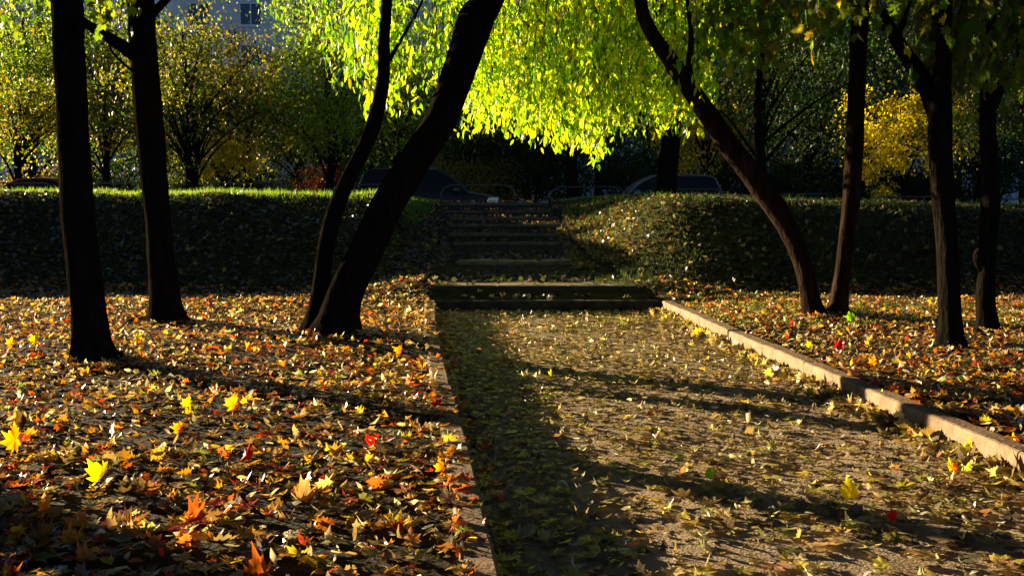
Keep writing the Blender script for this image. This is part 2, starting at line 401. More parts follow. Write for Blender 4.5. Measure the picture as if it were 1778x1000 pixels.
# grass
def grass(name, x, y, hgt, wid, pal, label):
    n = len(x); z = H(x, y); k = ~((x > -1.9) & (x < 1.2) & (y > 13)) ; x, y, z = x[k], y[k], z[k]; n = len(x); hgt = hgt[k] if hasattr(hgt, '__len__') else hgt
    hh = hgt * rng.uniform(.5, 1.25, n)
    a = rng.uniform(0, 6.28, n); dx, dy = np.cos(a)*wid*.5, np.sin(a)*wid*.5; lx, ly = rng.normal(0, .35, n)*hh, rng.normal(0, .35, n)*hh
    V = np.stack([np.stack([x-dx, y-dy, z-.01], 1), np.stack([x+dx, y+dy, z-.01], 1),
                  np.stack([x+dx*.7+lx*.4, y+dy*.7+ly*.4, z+hh*.6], 1), np.stack([x-dx*.7+lx*.4, y-dy*.7+ly*.4, z+hh*.6], 1),
                  np.stack([x+lx, y+ly, z+hh], 1)], 1).reshape(-1, 3)
    b = (np.arange(n)*5)[:, None]
    f = np.concatenate([b + np.array([[0,1,2]]), b + np.array([[0,2,3]]), b + np.array([[3,2,4]])], 0)
    o = mesh_np(name, V, f, M['blade'], tint=np.repeat(pick(pal, n, .2), 5, axis=0)); return props(o, label, None, None, 'stuff')
GR = [((.12,.22,.015),10),((.18,.28,.02),8),((.24,.25,.04),3)]
x, y = zone_xyz(70000, 'all', 19.4, 27.2); k = (x < -1) | (rng.random(len(x)) < .22 + .5*(y > 23)); x, y = x[k], y[k]; k = rng.random(len(x)) < .5 + .6*clumpy(x, y, 2); x, y = x[k], y[k]
grass('grass', x, y, np.where(y > 23.5, .07, .07 + .11*clumpy(x, y, 2.7)), .012, GR, 'short green grass along the top of the bank')
x, y = zone_xyz(70000, 'all', 14.3, 20.5); grass('grass', x, y, .07, .010, [((.03,.06,.01),2),((.05,.08,.015),2),((.08,.09,.03),1)], 'sparse grass tinted dark on the shaded face of the bank')  # blade tint darkened for the shade on the bank
n = 9000; y = rng.uniform(11.0, 13.6, n); x = rng.uniform(2.3, 8.5, n); grass('grass', x, y, .06, .008, GR, 'thin grass between the leaves at the foot of the bank on the right')

# leaves that stand out one by one
Yl, Ol, Rd, Pa, Gn = (.80,.62,.02), (.78,.36,.02), (.62,.035,.01), (.50,.43,.17), (.35,.48,.03)
solo = [(1475,884,.135,Yl,'large glowing yellow maple leaf on the path at the lower right'),
 (408,728,.145,Ol,'bright golden upright leaf on the lawn between the nearest trunk and left kerb'),
 (326,722,.105,Yl,'small yellow leaf just left of the bright golden upright leaf'),
 (180,852,.15,Yl,'two-pronged bright yellow leaf low on the left lawn at the edge of the shade'),
 (240,606,.16,Yl,'brilliant yellow leaf standing just right of the nearest trunk'),
 (429,815,.125,Rd,'round scarlet leaf on the lower left lawn'),
 (28,802,.18,Ol,'large golden orange leaf at the left edge of the lawn'),
 (84,908,.13,Ol,'dull amber leaf lying in the shade at the lower left'),
 (1213,588,.11,Yl,'yellow leaf leaning on the foot of the far end of the right kerb'),
 (1549,915,.07,Rd,'small red leaf on the path right of the glowing yellow leaf'),
 (374,695,.08,Rd,'small dark red leaf on the left lawn behind the golden one'),
 (547,603,.13,Ol,'orange leaf right at the foot of the twin-stemmed leaning tree'),
 (62,608,.15,Yl,'yellow leaf glowing left of the nearest trunk near the bank'),
 (20,612,.12,Ol,'orange leaf at the far left edge in the sunlit strip'),
 (697,626,.11,Ol,'orange yellow leaf beside the far part of the left kerb'),
 (315,765,.10,Ol,'pale orange leaf below the small yellow leaf on the left lawn'),
 (1230,842,.08,Gn,'small fresh green leaf alone in the sunny middle of the path'),
 (957,659,.06,Yl,'tiny yellow leaf in the shadow band across the path'),
 (1478,566,.15,Gn,'bright green leaf at the foot of the straight stem on the right lawn'),
 (1340,795,.10,Pa,'pale cream leaf lying curled in the sunny part of the path'),
 (1531,716,.13,Pa,'cream curled leaf standing against the right kerb'),
 (1405,612,.10,Yl,'small yellow leaf on the right lawn above the kerb'),
 (1460,616,.13,Rd,'rusty red leaf on the right lawn below the V-shaped tree'),
 (1515,644,.10,Ol,'orange leaf among dark ones on the right lawn'),
 (1683,800,.11,Pa,'cream leaf tip standing at the kerb foot near the right edge'),
 (1652,832,.09,Ol,'small amber leaf on the path near the right edge'),
 (870,845,.13,Pa,'greyish maple leaf lying flat in the kerb shadow'),
 (910,945,.17,Pa,'broad pale maple leaf flat at the very bottom of the path'),
 (655,790,.11,Rd,'dark scarlet leaf beside the left kerb in the foreground'),
 (770,835,.10,Ol,'bright orange leaf against the left kerb in the foreground')]
for (u, v, sz, col, lab) in solo:
    p = on_ground(u, v); flat = col is Pa and v > 820 and u < 1000
    lean = .15 if flat else random.uniform(1.05, 1.4)
    yaw = random.uniform(-.5, .5) - .3
    V, Fc, T = leaves(MAPLE, np.zeros((1, 3)), np.array([sz*.86]), np.array([lean]), np.array([yaw]), np.array([random.uniform(-.5, .5)]), np.array([col]), np.array([random.uniform(.5, 1.0)]), .03)
    V = V - np.array([0, 0, V[:, 2].min() + .006])
    if flat: V = V + np.array([0, 0, .02])
    # thickness, so a leaf is a body and not a sheet
    m = len(V); V2 = V - np.array([0, .0012, .0008]); VV = np.vstack([V, V2]); FF = np.vstack([Fc, Fc[:, ::-1] + m])
    o = mesh_np('maple_leaf', VV, FF, M['leaf'] if not flat else M['litter'], tint=np.vstack([T, T])); o.location = p + Vector((0, 0, .035 if not flat else .02))  # upright ones use the leaf copy with glow boosted in its colour
    props(o, lab, 'leaf', 'leaves that catch the light')

# ---------------------------------------------------------------- foreground trees
def tree_top(trunk_pts, rad, mb, n=14, rough=.07): mb.tube(trunk_pts, rad, n, rough)
def stem(pix, Y, lean=0.0, top=None, samples=46):
    """pix: (u, v, width_px) from the foot up; lean: metres the stem moves in depth per metre of height"""
    pts = []
    z0 = at(pix[0][0], pix[0][1], Y).z
    for (u, v, w) in pix:
        y = Y
        for _ in range(3): p = at(u, v, y); y = Y + lean*(p.z - z0)
        p = at(u, v, y); pts.append((p.x, p.y, p.z, w * .5 * y / F))
    if top:
        for (dx, dy, dz, r) in top:
            a = pts[-1]; pts.append((a[0]+dx, a[1]+dy, a[2]+dz, r))
    pts = [(a, b_, c_, r_*(.88 if pix[0][0] > 1300 else 1)) for (a, b_, c_, r_) in pts]
    c = curve(pts, samples)
    return [Vector(q[:3]) for q in c], [max(.004, float(q[3])) for q in c]
def crown_blob(cx, cy, cz, rx, ry, rz, n, clumps, size, pal, shape=QUAD, droop=.0, csz=.16):
    "leaf clumps spread through an uneven volume"
    g = rng.normal(0, 1, (clumps, 3)); g /= np.linalg.norm(g, axis=1)[:, None]
    r = rng.random(clumps)**.42
    az = np.arctan2(g[:, 1], g[:, 0]); wob = 1 + .22*np.sin(az*3+cx) + .18*np.sin(g[:, 2]*5+cy)
    cc = g * (r*wob)[:, None] * np.array([rx, ry, rz]) + np.array([cx, cy, cz])
    k = rng.integers(0, clumps, n)
    spread = csz * (rx+ry+rz)/3 * rng.uniform(.5, 1.4, clumps)[k]
    P = cc[k] + rng.normal(0, 1, (n, 3)) * spread[:, None] * np.array([1, 1, .7]); P[:, 2] -= droop*rng.random(n)
    tone = rng.uniform(.65, 1.35, clumps)[k][:, None]
    tint = np.clip(pick(pal, n, .18)*tone, .004, .8)
    V, Fc, T = leaves(shape, P, rng.uniform(.7, 1.3, n)*size, rng.uniform(.7, 1.9, n), rng.uniform(0, 6.28, n), rng.normal(0, .8, n), tint, rng.normal(0, .3, n))
    return V, Fc, T, cc
def merge(parts):
    V, Fc, T, o = [], [], [], 0
    for v, f, t_ in parts: V.append(v); Fc.append(f + o); T.append(t_); o += len(v)
    return np.vstack(V), np.vstack(Fc), np.vstack(T)
def strands(pts_top, length, per, size, pal, shape, tw):
    "drooping leafy twigs"
    parts = []; P = []; 
    for (x, y, z), L in zip(pts_top, length):
        a = random.uniform(0, 6.28); out = random.uniform(.05, .35)
        c = curve([(x, y, z), (x+math.cos(a)*out*.7, y+math.sin(a)*out*.7, z - L*.3), (x+math.cos(a)*out, y+math.sin(a)*out, z-L*.65), (x+math.cos(a)*out*1.05, y+math.sin(a)*out*1.05, z-L)], 6)
        tw.tube([Vector(q) for q in c], [.006, .005, .004, .003, .002, .0015], 3, cap=False)
        n = int(per*L)
        f = rng.random(n)**.9 * 5 ; i = np.minimum(f.astype(int), 4); fr = (f-i)[:, None]
        P.append(c[i]*(1-fr) + c[i+1]*fr + rng.normal(0, .045, (n, 3)))
    P = np.vstack(P); n = len(P)
    # blades hang: long axis near vertical, tip down
    tilt = rng.normal(-1.45, .35, n)
    V, Fc, T = leaves(shape, P, rng.uniform(.65, 1.25, n)*size, tilt, rng.uniform(0, 6.28, n), rng.normal(0, .4, n), pick(pal, n, .2), rng.normal(0, .35, n), .02)
    return V, Fc, T
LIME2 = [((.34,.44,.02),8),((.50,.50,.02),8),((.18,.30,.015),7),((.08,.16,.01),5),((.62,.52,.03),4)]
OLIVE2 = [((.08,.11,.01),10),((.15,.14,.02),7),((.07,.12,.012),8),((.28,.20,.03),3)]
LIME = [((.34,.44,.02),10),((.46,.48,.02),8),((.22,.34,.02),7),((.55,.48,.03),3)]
GREEN = [((.07,.14,.015),10),((.11,.19,.02),8),((.17,.22,.02),4),((.28,.26,.03),2)]
OLIVE = [((.12,.14,.02),10),((.20,.18,.03),7),((.09,.13,.02),8),((.32,.24,.04),3)]
YELL = [((.50,.36,.02),10),((.60,.40,.02),7),((.40,.24,.02),6),((.28,.28,.03),5)]
ORNG = [((.45,.24,.02),10),((.50,.32,.02),8),((.34,.13,.02),5),((.25,.22,.03),4)]
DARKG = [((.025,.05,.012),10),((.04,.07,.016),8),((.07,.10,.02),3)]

def fg_tree(label, stems, limbs, crown, hang=None, barkm='bark', group='trees standing on the lawns', rough=.06):
    base = stems[0][0][0]; t = empty('deciduous_tree', (base.x, base.y, float(H([base.x], [base.y])[0])), label, 'tree', group)
    for pts, rad in stems:
        # root flare, and run the foot below the turf
        rad = list(rad); pts = list(pts)
        foot = pts[0] - Vector((0, 0, .25)); 
        h0 = pts[0].z
        rad = [r * (1 + .6*math.exp(-max(p.z-h0, 0)/.13)) for p, r in zip(pts, rad)]
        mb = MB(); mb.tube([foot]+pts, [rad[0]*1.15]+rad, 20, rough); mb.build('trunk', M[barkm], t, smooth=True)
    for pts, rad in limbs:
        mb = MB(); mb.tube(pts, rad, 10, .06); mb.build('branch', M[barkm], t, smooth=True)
    parts = []
    for c in crown:
        V, Fc, T, cc = crown_blob(*c[:-1], pal=c[-1], shape=SIMPLE); parts.append((V, Fc, T))
        j = (c[0], c[1], c[2])
        mb = MB(); tops = [stems[0][0][-1]]
        for q in cc[:10]:
            s = min(tops, key=lambda a: (a - Vector(q)).length); mid = (s + Vector(q))*.5 + Vector((0, 0, .3))
            cu = curve([tuple(s), tuple(mid), tuple(q)], 9); mb.tube([Vector(a) for a in cu], list(np.linspace(.045, .008, 9)), 6)
        mb.build('twigs', M[barkm], t, smooth=True)
    if hang:
        tw = MB(); hp = [strands(*h, tw) for h in hang]; parts2 = merge(hp)
        q = np.array(tw.f); tv = np.array(tw.v); tri = np.vstack([q[:, :3], q[:, [0, 2, 3]]]) + len(parts2[0])   # the twigs belong to their leaves
        fv = np.vstack([parts2[0], tv]); ff = np.vstack([parts2[1].reshape(-1, 3), tri]); ft = np.vstack([parts2[2], np.tile([.03, .022, .012], (len(tv), 1))])
        mesh_np('foliage', fv, ff, M['leaf'], t, tint=ft)
    if parts:
        V, Fc, T = merge(parts); mesh_np('crown', V, Fc, M['dim_leaf'], t, tint=T)  # crowns take the dimmed leaf copy so they bounce less light
    return t
def hang_pts(n, u0, u1, Y0, Y1, bottom, zt=(4.0, 5.2), lo=0.0):
    tops, Ls = [], []
    cl = [(random.uniform(u0, u1), random.uniform(Y0, Y1), random.gauss(0, 22)) for _ in range(max(3, n//7))]
    for _ in range(n):
        c = random.choice(cl); u = random.gauss(c[0], 13); Y = random.gauss(c[1], .35)
        vb = np.interp(u, [b[0] for b in bottom], [b[1] for b in bottom]); vb = vb + min(c[2], 12) - abs(random.gauss(0, 1))*55*(1-lo) - random.random()*45
        pb = at(u, vb, Y); z = max(random.uniform(*zt), pb.z + .5)
        L = z - pb.z
        L2 = min(L, random.uniform(1.0, 2.2)); tops.append((pb.x, pb.y, pb.z + L2)); Ls.append(L2)
    return tops, Ls
# 1 nearest big trunk, left
s1 = stem([(166,632,66),(160,600,62),(148,480,56),(136,380,54),(128,250,52),(120,100,50),(116,0,50)], 8.55, .03, [(-.05,.1,1.2,.12),(.1,.1,1.5,.08)])
br = curve([tuple(at(140,30,8.7)), tuple(at(185,60,9.4)), tuple(at(232,100,11.0))], 10)
fg_tree('thick black trunk nearest the camera on the left lawn, leaning slightly left', [s1], [],
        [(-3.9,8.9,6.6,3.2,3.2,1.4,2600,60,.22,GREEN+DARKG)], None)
s2 = stem([(292,563,52),(286,520,48),(275,400,44),(262,250,46),(250,100,46),(244,0,44)], 11.2, .03, [(-.05,.1,1.4,.13),(.1,.1,1.6,.08)])
b1 = curve([(*at(240,100,11.3), .085), (*at(190,66,11.0), .06), (*at(145,38,10.6), .05), (*at(90,0,10.2), .03)], 12)
b2 = curve([(*at(258,30,11.4), .06), (*at(280,8,11.5), .045), (*at(330,-40,11.6), .03)], 10)
b3 = curve([(*at(262,150,11.3), .018), (*at(225,120,11.2), .014), (*at(196,92,11.2), .012), (*at(185,60,11.2), .01)], 8)
fg_tree('second black tree on the left lawn, its bough reaching behind the nearest trunk', [s2],
        [([Vector(q[:3]) for q in b], [q[3] for q in b]) for b in (b1, b2, b3)],
        [(-3.6,11.6,7.2,3.2,3.2,1.5,2600,60,.22,GREEN+DARKG)],
        [(*hang_pts(26, 0, 300, 9.5, 12.5, [(0,90),(300,70)]), 26, .10, OLIVE, SIMPLE)])
# 3 twin-stemmed leaning tree
s3a = stem([(585,580,66),(596,520,62),(628,450,58),(676,350,56),(720,280,56),(770,200,54),(806,100,56),(830,30,62),(850,0,50)], 10.35, .04, [(.35,.2,.9,.12),(.5,.2,1.2,.08)])
s3b = stem([(548,575,40),(556,500,30),(572,400,28),(600,320,27),(640,240,26),(664,150,22),(667,70,20),(672,0,18)], 10.5, .05, [(.05,.1,1.2,.05),(.1,.1,1.2,.03)])
b = curve([(*at(838,30,10.5), .07), (*at(860,-10,10.6), .05), (*at(905,-60,10.9), .03)], 8)
b4 = curve([(*at(664,130,10.8), .03), (*at(690,80,10.9), .02), (*at(730,10,11.2), .014), (*at(740,-30,11.2), .012)], 8)
bot3 = [(600,150),(660,215),(700,225),(740,150),(800,235),(860,235),(900,262),(960,262),(1020,300),(1050,262)]
T3 = fg_tree('leaning black tree with two stems, one thick and one thin, left of the path', [s3a, s3b],
        [([Vector(q[:3]) for q in bb], [q[3] for q in bb]) for bb in (b, b4)],
        [(.2,11.8,6.9,3.6,3.2,1.5,4200,90,.2,GREEN+DARKG)],
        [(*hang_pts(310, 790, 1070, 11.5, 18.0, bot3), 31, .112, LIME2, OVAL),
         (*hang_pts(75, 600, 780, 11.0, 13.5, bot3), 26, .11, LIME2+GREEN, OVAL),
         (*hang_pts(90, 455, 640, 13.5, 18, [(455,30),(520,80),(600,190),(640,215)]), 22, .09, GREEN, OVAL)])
# 4 V-shaped tree, right
s4a = stem([(1416,556,44),(1408,520,36),(1392,450,36),(1362,385,40),(1318,320,46),(1272,262,42),(1222,190,36),(1172,118,32),(1130,55,28),(1112,0,24)], 11.7, .03, [(-.1,.1,1.0,.06),(0,.1,1.2,.04)])
s4b = stem([(1452,552,34),(1462,480,32),(1476,370,32),(1484,250,34),(1490,100,32),(1494,0,30)], 11.75, .05, [(.0,.1,1.4,.09),(.1,.1,1.4,.05)])
b5 = curve([(*at(1205,165,11.9), .055), (*at(1196,120,12.0), .045), (*at(1200,60,12.0), .03), (*at(1190,-20,12.1), .02)], 10)
b6 = curve([(*at(1322,330,11.8), .07), (*at(1317,240,12.1), .05), (*at(1316,160,12.2), .04), (*at(1330,60,12.4), .02)], 10)
bot4 = [(1040,250),(1090,235),(1130,255),(1185,262),(1230,200),(1300,170)]
T4 = fg_tree('brown tree with an arching and a straight stem in a V beside the path', [s4a, s4b],
        [([Vector(q[:3]) for q in bb], [q[3] for q in bb]) for bb in (b5, b6)],
        [(3.4,12.4,7.0,3.2,3.2,1.5,3400,80,.2,GREEN+DARKG)],
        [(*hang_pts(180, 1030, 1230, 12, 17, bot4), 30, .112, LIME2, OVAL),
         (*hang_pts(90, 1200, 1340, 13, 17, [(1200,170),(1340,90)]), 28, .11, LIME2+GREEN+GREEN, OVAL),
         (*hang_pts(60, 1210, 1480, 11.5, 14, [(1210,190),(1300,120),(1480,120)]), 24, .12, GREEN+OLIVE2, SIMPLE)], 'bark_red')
s5 = stem([(1652,604,46),(1650,540,40),(1644,420,42),(1634,300,44),(1632,200,42),(1638,100,30),(1640,0,28)], 9.5, .03, [(.0,.1,1.4,.09),(.1,.1,1.4,.05)])
b7 = curve([(*at(1630,205,9.6), .10), (*at(1606,145,9.7), .09), (*at(1572,95,9.8), .075), (*at(1545,50,9.9), .06), (*at(1512,-10,10), .045)], 12)
b8 = curve([(*at(1556,70,9.9), .03), (*at(1572,30,9.9), .022), (*at(1584,-20,10), .016)], 8)
fg_tree('dark tree on the right lawn with a big fork bending left', [s5],
        [([Vector(q[:3]) for q in bb], [q[3] for q in bb]) for bb in (b7, b8)],
        [(4.4,9.4,6.4,3,3,1.4,2600,60,.22,GREEN+DARKG)],
        [(*hang_pts(65, 1330, 1660, 8.5, 12, [(1330,150),(1450,130),(1560,110),(1660,200)]), 15, .13, OLIVE2, MAPLE)])
s6 = stem([(1716,578,36),(1712,520,34),(1714,440,32),(1720,350,36),(1716,240,30),(1714,100,30),(1716,0,30)], 10.45, .03, [(.0,.1,1.4,.09),(.1,.1,1.4,.05)])
b9 = curve([(*at(1716,200,10.5), .065), (*at(1742,140,10.5), .05), (*at(1775,60,10.6), .04), (*at(1800,-20,10.6), .03)], 10)
kn = curve([(*at(1702,470,10.4), .02), (*at(1697,450,10.35), .045), (*at(1702,430,10.4), .035), (*at(1714,415,10.45), .01)], 8)
fg_tree('slim dark tree at the right edge with a knot on its sunlit side', [s6],
        [([Vector(q[:3]) for q in bb], [q[3] for q in bb]) for bb in (b9, kn)],
        [(6.6,10.8,6.6,3,3,1.5,2600,60,.22,GREEN+DARKG)],
        [(*hang_pts(48, 1640, 1800, 9, 12.5, [(1640,240),(1700,200),(1800,230)]), 15, .13, OLIVE2, MAPLE)], 'bark')
# unseen trees added beside and behind the camera: they shut out the sky and throw the shade over the foreground
for (x, y, r, cz, cr, lab) in (
    (-7.6, 8.0, .26, 6.8, 3.2, 'stout dark tree on the near lawn, just left of the view'), (-11.5, 10.2, .3, 7.2, 3.2, 'dark tree farther left on the near lawn'),
    (-9.5, 1.5, .25, 6.4, 4.2, 'unseen tree added left of the camera'), (-6, -5, .3, 6, 4.4, 'unseen tree added behind the camera to the left'), (0, -7.5, .25, 5.6, 4.6, 'unseen tree added straight behind the camera beside the path'),
    (6.5, -5, .3, 6, 4.4, 'unseen tree added behind the camera to the right'), (8.5, 2.5, .28, 6.2, 4.2, 'unseen tree added right of the camera'), (10.5, 8.5, .25, 6.4, 4.0, 'unseen tree added beyond the right edge of the near lawn'),
    (12.5, 15.5, .28, 6.6, 4.2, 'unseen tree added on the bank outside the right edge'), (3.9, 3.2, .0, 7.0, 4.2, ''), (-4, 3.0, .0, 7.0, 4.2, ''), (-14.5, -6, .3, 5, 4.6, 'unseen broad tree added far behind to the left'), (14.5, -3, .3, 5, 4.6, 'unseen broad tree added far behind to the right')):
    if not r:
        r = .22; x += 3.2 if x > 0 else -3.2; y -= 2.5; cr = 5.4
        lab = 'unseen spreading tree added close by the camera on the ' + ('right' if x > 0 else 'left')
    pts = [Vector((x + .04*k*math.sin(k), y, .1 + k*.45)) for k in range(14)]
    fg_tree(lab, [(pts, list(np.linspace(r, r*.45, 14)))], [], [(x, y, cz, cr, cr, 1.9, 3400, 90, .30, GREEN+DARKG)])

# ---------------------------------------------------------------- trees and shrubs beyond the bank
def bg_tree(u, Y, wpx, zb, ztop, rx, n, size, pal, label, name='deciduous_tree', trunk_top=None, fork=0, lean=0, clumps=90, glow=False, csz=.16):
    x = (u-889)/F*Y; z0 = float(H([x], [Y])[0]) if Y < 50 else .72
    t = empty(name, (x, Y, z0), label, 'tree', 'trees beyond the bank')
    r = wpx*.5*Y/F; hgt = ztop - z0
    pts = [Vector((x + lean*k/11*hgt + .06*math.sin(k*1.3+u), Y + .05*math.sin(k), z0 - .2 + k/11*hgt*.85)) for k in range(12)]
    mb = MB(); mb.tube(pts, [r*(1.15 - .08*k) if k < 9 else r*(.5-.12*(k-9)) for k in range(12)], 12, .06)
    mb.build('trunk', M['bark'], t, smooth=True)
    mid = .5*(zb+ztop); V, Fc, T, cc = crown_blob(x + lean*hgt*.5, Y, mid, rx, rx*.8, (ztop-zb)/2, n, clumps, size, pal, QUAD, csz=csz)
    mb = MB()
    for q in cc[:14]:
        k = int(np.clip((q[2]-z0)/hgt*8, 2, 9)); s = pts[k]
        cu = curve([tuple(s), tuple((s+Vector(q))*.5 + Vector((0, 0, .25))), tuple(q)], 7); mb.tube([Vector(a) for a in cu], list(np.linspace(r*.4, .012, 7)), 5)
    mb.build('branches', M['bark'], t, smooth=True)
    mesh_np('crown', V, Fc, M['leaf' if glow else 'dim_leaf'], t, tint=T)  # glow picks the leaf copy with sunlight boosted in its colour
    return t
def shrub(u, Y, zt, rx, n, size, pal, label, zb=None):
    x = (u-889)/F*Y; z0 = float(H([x], [Y])[0])
    t = empty('shrub', (x, Y, z0), label, 'shrub', 'shrubs across the street')
    mb = MB()
    for k in range(6):
        a = k*1.05; mb.tube([Vector((x, Y, z0-.1)), Vector((x+math.cos(a)*rx*.3, Y+math.sin(a)*rx*.2, z0+(zt-z0)*.5)), Vector((x+math.cos(a)*rx*.6, Y+math.sin(a)*rx*.4, z0+(zt-z0)*.85))], [.05, .03, .012], 5)
    mb.build('stems', M['bark'], t)
    V, Fc, T, cc = crown_blob(x, Y, (z0+zt)/2, rx, rx*.6, (zt-z0)/2, n, 60, size, pal, QUAD, csz=.2)
    V[:, 2] = np.maximum(V[:, 2], z0+.02)
    mesh_np('foliage', V, Fc, M['dim_leaf'], t, tint=T)
    return t
bg_tree(995, 27.6, 20, 6.5, 11, 2.6, 3000, .12, GREEN, 'slim dark trunk above the top of the steps behind the low rails')
bg_tree(1160, 26.3, 34, 5.4, 11, 3.2, 4200, .12, LIME, 'thick dark trunk on the bank top in front of the silver-grey car')
bg_tree(1318, 34, 16, 3.2, 9.5, 4.0, 9000, .14, DARKG+GREEN, 'dark green bushy tree behind the arching sunlit stem', clumps=120)
bg_tree(1400, 42, 16, 1.6, 8.0, 4.2, 9000, .16, DARKG, 'dense almost black tree between the arching stem and the straight stem', clumps=120)
bg_tree(1562, 38, 14, 2.0, 6.2, 2.5, 8500, .13, YELL+[((.42,.36,.02),8)], 'glowing golden tree between the two right-hand groups of trunks', clumps=60, glow=True)
bg_tree(1700, 40, 16, 2.6, 10, 3.6, 7000, .15, OLIVE+DARKG, 'dull olive tree behind the right-hand slim trunk')
bg_tree(1500, 46, 16, 5.6, 12, 5.0, 9000, .17, OLIVE+GREEN, 'tall olive tree rising behind the golden tree')
bg_tree(1222, 37, 12, 2.5, 6.0, 2.0, 5200, .14, YELL+ORNG, 'amber tree glimpsed under the arching stem beside the lime leaves', glow=True)
bg_tree(1790, 35, 20, 2.2, 9, 3.0, 6000, .15, GREEN+OLIVE, 'green tree at the far right edge')
bg_tree(28, 37, 15, 2.8, 6.0, 2.7, 5200, .14, YELL+GREEN, 'yellowing tree with a slanting trunk at the far left above the red car', lean=.08)
bg_tree(60, 44, 14, 3.6, 11, 4.2, 11000, .16, GREEN+LIME, 'tall green tree at the far left behind the yellowing one')
bg_tree(190, 42, 12, 2.6, 8.2, 3.0, 8000, .14, YELL+OLIVE+GREEN, 'golden tree seen between the two thick left trunks')
bg_tree(331, 32, 16, 2.9, 8.0, 2.6, 6500, .12, YELL+OLIVE+GREEN, 'yellow tree with a dark straight trunk right of the second trunk')
bg_tree(392, 38, 10, 2.0, 3.9, 1.5, 3600, .12, YELL, 'small brilliant yellow tree right of the dark straight trunk', glow=True)
bg_tree(432, 40, 13, 3.4, 7.4, 2.4, 6500, .14, ORNG+YELL, 'orange brown tree with dark upright stems in the left background')
bg_tree(345, 35, 12, 3.6, 5.4, 2.6, 5000, .13, DARKG+OLIVE, 'dark evergreen behind the orange brown tree')
bg_tree(575, 35, 14, 2.4, 9.5, 2.5, 15000, .12, GREEN+LIME+LIME, 'dense green tree left of the thin leaning stem', clumps=130)
bg_tree(690, 40, 12, 2.3, 9.5, 3.0, 9000, .14, LIME+GREEN, 'light green tree between the two leaning stems')
bg_tree(820, 46, 14, 2.8, 8, 3.0, 7000, .16, GREEN+DARKG, 'green tree behind the hanging lime leaves')
bg_tree(1040, 50, 14, 7.6, 12, 4.0, 7000, .17, GREEN, 'pale green tree high behind the lime leaves')
bg_tree(520, 58, 12, 3.0, 6.5, 3.2, 5000, .17, GREEN+YELL, 'low pale tree in front of the apartment block')
for (x, y, r, zt, lab) in ((-42, 68, 4.6, 15, 'tall unseen tree added left of the view to shade the background'),):  # unseen tree added to keep the low sun off the background
    bg_tree(889 + x/y*F, y, 20, 1.2, zt, r, 5000, .38, GREEN+YELL, lab, csz=.2)
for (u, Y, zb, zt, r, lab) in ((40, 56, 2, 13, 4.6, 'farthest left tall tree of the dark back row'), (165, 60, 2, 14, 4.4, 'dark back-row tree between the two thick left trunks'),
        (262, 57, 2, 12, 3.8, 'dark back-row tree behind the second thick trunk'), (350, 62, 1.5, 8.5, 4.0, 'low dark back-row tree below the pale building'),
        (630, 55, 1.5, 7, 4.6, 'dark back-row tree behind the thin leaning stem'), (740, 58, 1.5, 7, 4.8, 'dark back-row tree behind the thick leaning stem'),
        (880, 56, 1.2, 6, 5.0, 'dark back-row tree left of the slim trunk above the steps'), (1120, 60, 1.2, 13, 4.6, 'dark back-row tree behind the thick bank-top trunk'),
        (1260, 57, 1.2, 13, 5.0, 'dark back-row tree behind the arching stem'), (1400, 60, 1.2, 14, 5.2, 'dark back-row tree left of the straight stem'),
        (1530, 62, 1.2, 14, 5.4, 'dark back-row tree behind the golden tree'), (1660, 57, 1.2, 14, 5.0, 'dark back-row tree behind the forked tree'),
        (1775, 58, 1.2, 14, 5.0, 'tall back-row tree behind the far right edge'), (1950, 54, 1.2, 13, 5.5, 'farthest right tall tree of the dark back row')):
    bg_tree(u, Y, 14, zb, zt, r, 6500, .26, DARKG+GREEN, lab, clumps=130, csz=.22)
shrub(889-9.1/7.3*F, 7.3, 2.2, 2.1, 5000, .12, YELL+GREEN, 'unseen leafy shrub added left of the view to shade the near lawn')  # unseen shrub added to throw shade over the lower left
shrub(575, 40, 2.75, 1.3, 2600, .11, [((.35,.05,.015),8),((.40,.12,.02),5)], 'rust red shrub left of the dark hatchback')
shrub(800, 43, 3.2, 2.6, 5200, .12, ORNG+OLIVE, 'orange brown shrub rising behind the bonnet of the dark hatchback')
shrub(205, 43, 3.0, 1.8, 3600, .12, DARKG, 'dark rounded shrub between the two thick left trunks')
shrub(430, 43, 2.9, 2.2, 4200, .12, DARKG, 'dark low shrub under the orange brown tree')
shrub(520, 42, 2.3, 2.2, 3600, .11, GREEN+YELL, 'yellowish low shrub left of the rust red one')
shrub(90, 45, 2.9, 2.4, 3600, .12, DARKG+ORNG, 'brownish shrub behind the red car')
shrub(330, 44, 2.4, 2.4, 3600, .12, DARKG+OLIVE, 'low dull green shrub behind the straight dark trunk')
shrub(700, 45, 3.3, 2.4, 4200, .12, DARKG+GREEN, 'green shrub behind the roof of the dark hatchback')
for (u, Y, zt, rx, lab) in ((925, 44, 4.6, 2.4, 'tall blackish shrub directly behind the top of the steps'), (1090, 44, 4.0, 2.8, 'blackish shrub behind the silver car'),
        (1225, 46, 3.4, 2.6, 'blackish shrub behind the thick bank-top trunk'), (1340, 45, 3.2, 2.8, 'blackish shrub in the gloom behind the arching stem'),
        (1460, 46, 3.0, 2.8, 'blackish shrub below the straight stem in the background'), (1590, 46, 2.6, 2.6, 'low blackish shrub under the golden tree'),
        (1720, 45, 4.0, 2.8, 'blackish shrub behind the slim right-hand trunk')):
    shrub(u, Y, zt, rx, 6000, .14, DARKG, lab)

